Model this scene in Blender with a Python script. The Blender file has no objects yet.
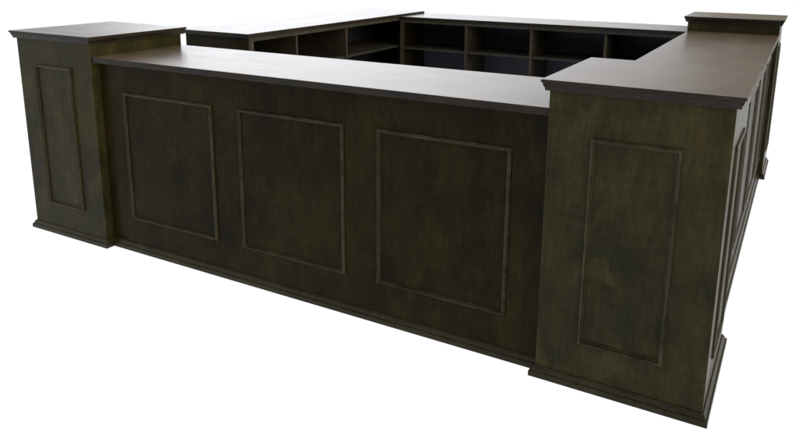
import bpy, bmesh, math, random
from mathutils import Vector, Matrix
S = bpy.context.scene
COL = S.collection

# ---------------------------------------------------------------- materials
def wood(name, dark, mid, tint, axis='Z', rough=.42, spec=.25, coat=0.0, coat_rough=.2,
         grain=1.0, scuff=0.0, bump=.12, rvar=1.0, wear_highlight=0.0, coat_ior=1.25):
    m = bpy.data.materials.new(name); m.use_nodes = True
    nt = m.node_tree; N = nt.nodes; L = nt.links
    N.clear()
    out = N.new('ShaderNodeOutputMaterial'); b = N.new('ShaderNodeBsdfPrincipled')
    L.new(b.outputs[0], out.inputs[0])
    tc = N.new('ShaderNodeTexCoord'); oi = N.new('ShaderNodeObjectInfo')
    off = N.new('ShaderNodeVectorMath'); off.operation = 'ADD'
    sc = N.new('ShaderNodeMath'); sc.operation = 'MULTIPLY'; sc.inputs[1].default_value = 23.0
    L.new(oi.outputs['Random'], sc.inputs[0])
    L.new(tc.outputs['Object'], off.inputs[0]); L.new(sc.outputs[0], off.inputs[1])
    def mapped(s):
        mp = N.new('ShaderNodeMapping'); mp.inputs['Scale'].default_value = s
        L.new(off.outputs[0], mp.inputs['Vector']); return mp.outputs[0]
    def along(a, c):      # a: scale along the grain, c: across it
        return {'X': (a, c, c), 'Y': (c, a, c), 'Z': (c, c, a)}[axis]
    def noise(vec, scale, detail, r=.55, dist=0):
        n = N.new('ShaderNodeTexNoise'); n.inputs['Scale'].default_value = scale
        n.inputs['Detail'].default_value = detail; n.inputs['Roughness'].default_value = r
        n.inputs['Distortion'].default_value = dist
        L.new(vec, n.inputs['Vector']); return n.outputs['Fac']
    def ramp(f, a, b_, ca=(0, 0, 0, 1), cb=(1, 1, 1, 1)):
        r = N.new('ShaderNodeValToRGB'); r.color_ramp.elements[0].position = a
        r.color_ramp.elements[1].position = b_; r.color_ramp.elements[0].color = ca
        r.color_ramp.elements[1].color = cb; L.new(f, r.inputs[0]); return r.outputs[0]
    def mix(f, a, b_, mode='MIX'):
        x = N.new('ShaderNodeMix'); x.data_type = 'RGBA'; x.blend_type = mode
        if hasattr(f, 'links'): L.new(f, x.inputs[0])
        else: x.inputs[0].default_value = f
        for s, i in ((a, 6), (b_, 7)):
            if hasattr(s, 'links'): L.new(s, x.inputs[i])
            else: x.inputs[i].default_value = (*s, 1)
        return x.outputs[2]
    fine = noise(mapped(along(1.1, 7)), 11, 10, .72, .4)          # pores
    bands = noise(mapped(along(.22, 2.4)), 3.2, 5, .55, 1.4)   # growth rings
    blot = noise(mapped((1.3, 1.3, .8)), 3.4, 5, .6, .4)            # uneven stain
    blot2 = noise(mapped((1.3, 1.3, .8)), 5.5, 6, .62, .2)
    wipe = noise(mapped(along(.8, 1.5)), 5, 8, .72, .1)         # rag marks
    c = mix(ramp(blot, .36, .66), dark, mid)
    c = mix(ramp(blot2, .48, .72), c, tint)
    c = mix(.25 * grain, c, mix(1.0, c, ramp(bands, .3, .7, (.5, .5, .5, 1), (1, 1, 1, 1)), 'MULTIPLY'))
    weave = noise(mapped(along(7, 1.2)), 9, 6, .65, .3)         # cross marks left by the rag
    c = mix(.35 * grain, c, mix(1.0, c, ramp(weave, .36, .64, (.45, .45, .42, 1), (1, 1, 1, 1)), 'MULTIPLY'))
    c = mix(.5 * grain, c, mix(1.0, c, ramp(fine, .38, .60, (.35, .34, .3, 1), (1, 1, 1, 1)), 'MULTIPLY'))
    c = mix(.5, c, mix(1.0, c, ramp(wipe, .35, .65, (.5, .5, .5, 1), (1, 1, 1, 1)), 'MULTIPLY'))
    if scuff:
        s1 = noise(mapped((1.0, 9, 9) if axis == 'X' else (9, 1.0, 9)), 9, 4, .6)
        s2 = noise(mapped((1, 1, 1)), 4.2, 3)
        mm = N.new('ShaderNodeMath'); mm.operation = 'MULTIPLY'
        L.new(ramp(s1, .60, .70), mm.inputs[0]); L.new(ramp(s2, .53, .62), mm.inputs[1])
        m3 = N.new('ShaderNodeMath'); m3.operation = 'MULTIPLY'; m3.inputs[1].default_value = scuff
        L.new(mm.outputs[0], m3.inputs[0])
        c = mix(m3.outputs[0], c, (.3, .27, .22))
    if wear_highlight:      # rubbed sharp edges, coloured lighter to double as painted edge highlights
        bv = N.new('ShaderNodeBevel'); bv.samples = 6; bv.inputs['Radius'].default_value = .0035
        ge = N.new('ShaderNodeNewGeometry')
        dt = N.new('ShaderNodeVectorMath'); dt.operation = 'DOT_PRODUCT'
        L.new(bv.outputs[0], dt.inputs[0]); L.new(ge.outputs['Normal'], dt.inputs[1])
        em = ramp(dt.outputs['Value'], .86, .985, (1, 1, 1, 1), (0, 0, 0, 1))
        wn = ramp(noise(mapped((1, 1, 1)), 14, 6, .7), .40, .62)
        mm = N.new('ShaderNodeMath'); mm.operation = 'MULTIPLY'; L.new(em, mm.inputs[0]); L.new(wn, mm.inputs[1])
        m4 = N.new('ShaderNodeMath'); m4.operation = 'MULTIPLY'; m4.inputs[1].default_value = wear_highlight
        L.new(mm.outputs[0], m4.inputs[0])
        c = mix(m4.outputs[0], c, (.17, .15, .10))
    L.new(c, b.inputs['Base Color'])
    rr = N.new('ShaderNodeMapRange'); rr.inputs['To Min'].default_value = rough - .07 * rvar
    rr.inputs['To Max'].default_value = rough + .1 * rvar; rr.inputs['From Min'].default_value = .3
    rr.inputs['From Max'].default_value = .7
    L.new(wipe, rr.inputs['Value']); L.new(rr.outputs[0], b.inputs['Roughness'])
    b.inputs['Specular IOR Level'].default_value = spec
    b.inputs['Coat Weight'].default_value = coat; b.inputs['Coat Roughness'].default_value = coat_rough; b.inputs['Coat IOR'].default_value = coat_ior
    bp = N.new('ShaderNodeBump'); bp.inputs['Strength'].default_value = bump
    bp.inputs['Distance'].default_value = .002
    L.new(fine, bp.inputs['Height']); L.new(bp.outputs[0], b.inputs['Normal'])
    return m

FD, FM, FT = (.0125, .0106, .0040), (.0245, .0208, .0066), (.034, .0240, .0080)      # recessed fronts
PD, PM, PT = (.0215, .0208, .0088), (.040, .0370, .0138), (.056, .0450, .0168)        # pedestals, lighter and slightly more olive
M_ped = None
M_face = wood('stained_wood_face', FD, FM, FT, 'Z', rough=.45, spec=.02, bump=.10, coat=.22, coat_rough=.2, wear_highlight=.5)
M_ped = wood('stained_wood_pedestal', PD, PM, PT, 'Z', rough=.45, spec=.04, bump=.10, coat=.32, coat_rough=.2, wear_highlight=.5)
M_trim = wood('stained_wood_trim', (.019, .017, .008), (.036, .032, .014), (.043, .034, .015), 'X', rough=.36, spec=.08, bump=.06, coat=.35, coat_rough=.12, coat_ior=1.3, wear_highlight=.5)
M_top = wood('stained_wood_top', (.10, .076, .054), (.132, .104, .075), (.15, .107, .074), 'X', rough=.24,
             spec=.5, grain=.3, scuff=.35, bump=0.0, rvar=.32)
M_edge = wood('stained_wood_edge', (.013, .0098, .0075), (.023, .0175, .013), (.028, .0195, .014), 'X', rough=.4, spec=.2, bump=.05, wear_highlight=.4)
M_in = wood('dark_interior', (.035, .042, .062), (.05, .06, .086), (.052, .06, .082), 'X', rough=.5, spec=.35, bump=.05)
M_shelf = wood('interior_trim', (.042, .037, .028), (.064, .056, .042), (.072, .058, .042), 'Z', rough=.45, spec=.25, bump=.05)

# ---------------------------------------------------------------- mesh helpers
def link(name, bm, mats, parent=None, bevel=0.0, smooth=False):
    bmesh.ops.recalc_face_normals(bm, faces=bm.faces)
    if bevel:
        es = [e for e in bm.edges if len(e.link_faces) == 2 and e.calc_face_angle() > .6]
        bmesh.ops.bevel(bm, geom=es, offset=bevel, segments=2, affect='EDGES', profile=.6)
    me = bpy.data.meshes.new(name); bm.to_mesh(me); bm.free()
    o = bpy.data.objects.new(name, me); COL.objects.link(o)
    for m in (mats if isinstance(mats, (list, tuple)) else [mats]): me.materials.append(m)
    if smooth:
        for p in me.polygons: p.use_smooth = True
        try: me.set_sharp_from_angle(angle=math.radians(35))
        except Exception: pass
    if parent is not None: o.parent = parent
    return o
def box(bm, x0, x1, y0, y1, z0, z1):
    v = [bm.verts.new((x, y, z)) for z in (z0, z1) for y in (y0, y1) for x in (x0, x1)]
    for f in ((0, 1, 3, 2), (4, 6, 7, 5), (0, 4, 5, 1), (1, 5, 7, 3), (3, 7, 6, 2), (2, 6, 4, 0)):
        bm.faces.new([v[i] for i in f])
def board(name, dims, mat, parent, bevel=.0015):
    bm = bmesh.new(); box(bm, *dims); return link(name, bm, mat, parent, bevel)
def slab(name, dims, mats, parent, bevel=.003):
    """board whose top face carries mats[0] and whose edges carry mats[1]"""
    bm = bmesh.new(); box(bm, *dims); o = link(name, bm, mats, parent, bevel)
    for p in o.data.polygons: p.material_index = 0 if p.normal.z > .9 else 1
    return o
def sweep(bm, path, profile, closed):
    """profile = [(outward offset, height)], path = xy corners, outward = right of travel, mitred corners"""
    n = len(path); rings = []
    for i in range(n):
        p = Vector(path[i])
        dirs = []
        if closed or i > 0: dirs.append((p - Vector(path[i - 1])).normalized())
        if closed or i < n - 1: dirs.append((Vector(path[(i + 1) % n]) - p).normalized())
        nn = [Vector((d.y, -d.x)) for d in dirs]
        if len(nn) == 2:
            s = nn[0] + nn[1]; mit = s / (s.dot(nn[0]))
        else: mit = nn[0]
        rings.append([bm.verts.new((p.x + mit.x * o, p.y + mit.y * o, z)) for o, z in profile])
    m = len(profile)
    for i in range(n if closed else n - 1):
        a, b = rings[i], rings[(i + 1) % n]
        for k in range(m):
            bm.faces.new((a[k], a[(k + 1) % m], b[(k + 1) % m], b[k]))
    if not closed:
        bm.faces.new(rings[0]); bm.faces.new(rings[-1][::-1])

BASE = [(-.004, 0), (.021, 0), (.021, .020), (.0185, .0235), (.013, .0245), (.013, .029), (.0115, .034),
        (.0075, .039), (.004, .044), (-.004, .044)]
def base_moulding(path, closed, parent, mat):
    bm = bmesh.new(); sweep(bm, path, BASE, closed)
    return link('base_moulding', bm, mat, parent, .0008)
def panel_frame(parent, face, a0, a1, z0, z1, at, w=.0165, t=.016):
    """mitred picture-frame moulding; face '-y' (at = y) or '+x' (at = x)"""
    prof = [(0, -.002), (0, t * .45), (w * .1, t * .62), (w * .22, t * .62), (w * .3, t * .86), (w * .48, t),
            (w * .66, t * .93), (w * .78, t * .62), (w * .9, t * .34), (w, t * .28), (w, -.002)]
    bm = bmesh.new()
    # swept in the panel's own plane, then stood up against the face
    path = [(a0, z0), (a0, z1), (a1, z1), (a1, z0)]
    sweep(bm, path, [(o, h) for o, h in prof], True)
    for v in bm.verts:
        a, z, h = v.co
        v.co = (a, at - h, z) if face == '-y' else ((at + h, a, z) if face == '+x' else (at - h, a, z))
    return link('panel_moulding', bm, M_trim, parent)

def root(name, loc, rz, label, cat, group):
    o = bpy.data.objects.new(name, None); COL.objects.link(o)
    o.location = loc; o.rotation_euler = (0, 0, rz); o.empty_display_size = .2
    o['label'] = label; o['category'] = cat; o['group'] = group
    return o

H = 1.175
def pedestal(x0, x1, y0, y1, label, panels):
    cx, cy = (x0 + x1) / 2, (y0 + y1) / 2
    r = root('pedestal', (cx, cy, 0), 0, label, 'pedestal', 'square corner pedestals of the bar')
    hx, hy = (x1 - x0) / 2, (y1 - y0) / 2
    board('body', (-hx, hx, -hy, hy, .002, H - .013), M_ped, r, .002)
    o = .027
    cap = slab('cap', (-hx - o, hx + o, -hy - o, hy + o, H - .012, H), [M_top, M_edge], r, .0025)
    bm = bmesh.new()
    prof = [(-.003, H - .0125), (.021, H - .0125), (.021, H - .018), (.0195, H - .024), (.016, H - .029), (.014, H - .034),
            (.0135, H - .041), (-.003, H - .041)]
    path = [(-hx, -hy), (hx, -hy), (hx, hy), (-hx, hy)]
    sweep(bm, path, prof, True)
    link('cap_moulding', bm, M_edge, cap, .0006)
    base_moulding(path, True, r, M_trim)
    for face, a0, a1, z0, z1 in panels:
        if face == '-y': panel_frame(r, '-y', a0 - cx, a1 - cx, z0, z1, -hy)
        if face == '+x': panel_frame(r, '+x', a0 - cy, a1 - cy, z0, z1, hx, t=.0095)
    return r

XR, XL = -.6115, -3.104            # run between the two front pedestals
pedestal(XR, 0, 0, .614, 'tall pedestal nearest the camera, at the right end of the long front counter',
         [('-y', -.453, -.147, .182, .979), ('+x', .135, .455, .182, .979)])
pedestal(-3.724, XL, 0, .634, 'tall pedestal at the far left end of the front counter, beside the open gap',
         [('-y', -3.577, -3.268, .180, .995)])
pedestal(-.618, 0, 3.30, 3.80, 'farthest pedestal, at the back right corner where side counter meets back counter',
         [('+x', 3.42, 3.68, .182, .979)])

def counter(loc, rz, L, d, h, label, panels, dividers, oh_f=.035, oh_b=.02, ends=(0, 0), th=.03,
            shelf_z=.77, posts=True, base=True, base_ends=(0, 0), zr=(.188, .889), top_x=(0, 0), end_in=(0, 0), joints=()):
    r = root('bar_counter', loc, rz, label, 'counter', 'counter sections joined between the pedestals')
    t = .022; zt = h - th
    bm = bmesh.new(); cuts = [0] + list(joints) + [L]
    for i in range(len(cuts) - 1):
        box(bm, cuts[i] + (.0004 if i else 0), cuts[i + 1] - (.0004 if i < len(cuts) - 2 else 0), 0, t, .002, zt - .0005)
    link('front_panel', bm, M_face, r, .0007)
    board('end_panel', (.0, t, t + .0005, d - .001, .002, zt - .0005), M_shelf if end_in[0] else M_face, r, .001)
    board('end_panel', (L - t, L, t + .0005, d - .001, .002, zt - .0005), M_face, r, .001)
    board('bottom_shelf', (t + .001, L - t - .001, t + .001, d - .004, .08, .10), M_in, r, .001)
    board('back_lining', (t + .001, L - t - .001, t + .0015, t + .006, .102, zt - .002), M_in, r, 0)
    xs = [t] + list(dividers) + [L - t]
    for x in dividers:
        board('divider', (x - .010, x + .010, t + .007, d - .003, .1005, zt - .001), M_shelf, r, .001)
    for i in range(len(xs) - 1):
        a = xs[i] + (.011 if i else .001); b = xs[i + 1] - (.011 if i < len(xs) - 2 else .001)
        board('shelf', (a, b, t + .007, d - .012, shelf_z - .009, shelf_z + .009), M_shelf_h, r, .001)
    if posts:
        board('face_rail', (.001, L - .001, d, d + .012, zt - .028, zt - .001), M_shelf_h, r, .001)
        for x in (0.001, L - .041):
            board('corner_stile', (x, x + .04, d, d + .012, .002, zt - .0285), M_shelf, r, .001)
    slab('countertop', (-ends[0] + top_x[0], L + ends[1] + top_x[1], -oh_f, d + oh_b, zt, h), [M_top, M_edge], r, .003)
    base_path = [(L - (.0 if not base_ends[1] else 0), 0), (0, 0)]
    base_moulding([(0, 0), (L, 0)], False, r, M_trim)
    for a0, a1 in panels: panel_frame(r, '-y', a0, a1, zr[0], zr[1], 0, t=.0095 if rz > 1 and rz < 2 else .014)
    return r
M_shelf_h = wood('interior_board', (.034, .032, .028), (.055, .051, .044), (.06, .05, .043), 'X', rough=.45, spec=.25, bump=.05)
h = 1.067
s = .05
# front run, butted between the two front pedestals
counter((XL + .001, s, 0), 0, XR - XL - .002, .575, h,
        'long front counter with three wide framed panels and a glossy top, nearest the camera',
        [(-2.932 - XL, -2.305 - XL), (-2.140 - XL, -1.535 - XL), (-1.365 - XL, -.763 - XL)], [.62, 1.24, 1.86], oh_f=.042, joints=(-1.372 - XL,))
# right side run, outer face towards +x
counter((-.035, .615, 0), math.pi / 2, 3.299 - .615, .555, h,
        'side counter running back on the right behind the nearest pedestal, with brownish top',
        [(y0 - .615, y1 - .615) for y0, y1 in ((.72, 1.13), (1.25, 1.86), (1.99, 2.60), (2.73, 3.15))],
        [.67, 1.34, 2.01], zr=(.188, .94))
# back run, open shelves towards the camera
bx = -.619
counter((bx, 3.75, 0), math.pi, 3.098 + bx, .455, h - .006,
        'back counter with open dark shelves in a row, closing the far side of the bar',
        [(.17, .77), (.94, 1.54), (1.71, 2.31)], sorted([-2.44 * -1 + bx, 1.84 + bx, 1.22 + bx]), th=.026)
# left run, higher by a finger and free at its near end
counter((-3.69, 3.75, 0), -math.pi / 2, 3.75 - 1.235, .58, h + .014,
        'left counter with a free end beside the gap at the far left pedestal',
        [(.2, .8), (.95, 1.55), (1.7, 2.3)], sorted([3.75 - 2.43, 3.75 - 1.77]), th=.028, ends=(0, .022), shelf_z=.785)

# ---------------------------------------------------------------- world: white surround, bright window side, added side and overhead glows
w = bpy.data.worlds.new('World'); S.world = w; w.use_nodes = True
nt = w.node_tree; N = nt.nodes; L = nt.links; N.clear()
out = N.new('ShaderNodeOutputWorld'); bg = N.new('ShaderNodeBackground'); L.new(bg.outputs[0], out.inputs[0])
tc = N.new('ShaderNodeTexCoord'); sp = N.new('ShaderNodeSeparateXYZ'); L.new(tc.outputs['Generated'], sp.inputs[0])
def mth(op, a, b=None):
    n = N.new('ShaderNodeMath'); n.operation = op
    for i, v in enumerate((a, b)):
        if v is None: continue
        if hasattr(v, 'links'): L.new(v, n.inputs[i])
        else: n.inputs[i].default_value = v
    return n.outputs[0]
def smooth(v, a, b):
    n = N.new('ShaderNodeMapRange'); n.interpolation_type = 'SMOOTHSTEP'
    n.inputs['From Min'].default_value = a; n.inputs['From Max'].default_value = b
    L.new(v, n.inputs['Value']); return n.outputs[0]
az = mth('MULTIPLY', mth('ARCTAN2', mth('MULTIPLY', sp.outputs['X'], -1.0), sp.outputs['Y']), 180 / math.pi)  # degrees left of +y
win = mth('MULTIPLY', smooth(az, 0, 40), mth('SUBTRACT', 1.0, smooth(az, 44, 56)))
win = mth('MULTIPLY', win, mth('SUBTRACT', 1.0, smooth(sp.outputs['Z'], .35, .7)))
low = smooth(mth('MULTIPLY', sp.outputs['Z'], -1.0), -.01, .02)
def mixc(f, a, b):
    x = N.new('ShaderNodeMix'); x.data_type = 'RGBA'; L.new(f, x.inputs[0])
    for v, i in ((a, 6), (b, 7)):
        if hasattr(v, 'links'): L.new(v, x.inputs[i])
        else: x.inputs[i].default_value = (*v, 1)
    return x.outputs[2]
up = smooth(sp.outputs['Z'], .3, .8)
c = mixc(up, (.26, .235, .20), (.95, .95, .93))  # overhead brightened as added fill for the tops
right = mth('MULTIPLY', smooth(az, -40, -75), smooth(az, -150, -110))
right = mth('MULTIPLY', right, mth('SUBTRACT', 1.0, up))
c = mixc(right, c, (5.2, 4.6, 3.3))  # added glow on the right, brightens the right-hand faces
left = mth('MULTIPLY', smooth(az, 60, 85), mth('SUBTRACT', 1.0, smooth(az, 115, 140)))
left = mth('MULTIPLY', left, mth('SUBTRACT', 1.0, up))
c = mixc(left, c, (1.55, 1.48, 1.2))  # added front-left glow, gives the fronts directional shading
glow = mth('MULTIPLY', smooth(az, 5, 11), mth('SUBTRACT', 1.0, smooth(sp.outputs['Z'], .095, .125)))
c = mixc(glow, c, (1.5, 1.6, 1.75))
c = mixc(win, c, (2.25, 2.3, 2.42))
c = mixc(low, c, (1.02, 1.02, 1.02))
L.new(c, bg.inputs['Color']); bg.inputs['Strength'].default_value = 1.0

# ---------------------------------------------------------------- camera
cam = bpy.data.cameras.new('camera'); co = bpy.data.objects.new('camera', cam); COL.objects.link(co)
f, cxp, cyp, yaw, pit, roll = 712.1034, 403.3109, 121.2248, .5117, .2270, .0072
cam.sensor_width = 36; cam.sensor_fit = 'HORIZONTAL'; cam.lens = f / 800 * 36
cam.shift_x = -(cxp - 400) / 800; cam.shift_y = -(218 - cyp) / 800
fw = Vector((-math.sin(yaw), math.cos(yaw), 0)); r = Vector((math.cos(yaw), math.sin(yaw), 0)); u = Vector((0, 0, 1))
f2 = fw * math.cos(pit) - u * math.sin(pit); u2 = u * math.cos(pit) + fw * math.sin(pit)
r3 = r * math.cos(roll) + u2 * math.sin(roll); u3 = u2 * math.cos(roll) - r * math.sin(roll)
M = Matrix((r3, u3, -f2)).transposed().to_4x4(); M.translation = (.1585, -2.4385, 1.594)
co.matrix_world = M; cam.clip_end = 200; S.camera = co
S.render.engine = 'CYCLES'; S.render.resolution_x = 1024; S.render.resolution_y = 558
S.view_settings.view_transform = 'Standard'; S.view_settings.look = 'None'
S.view_settings.exposure = 0; S.view_settings.gamma = 1
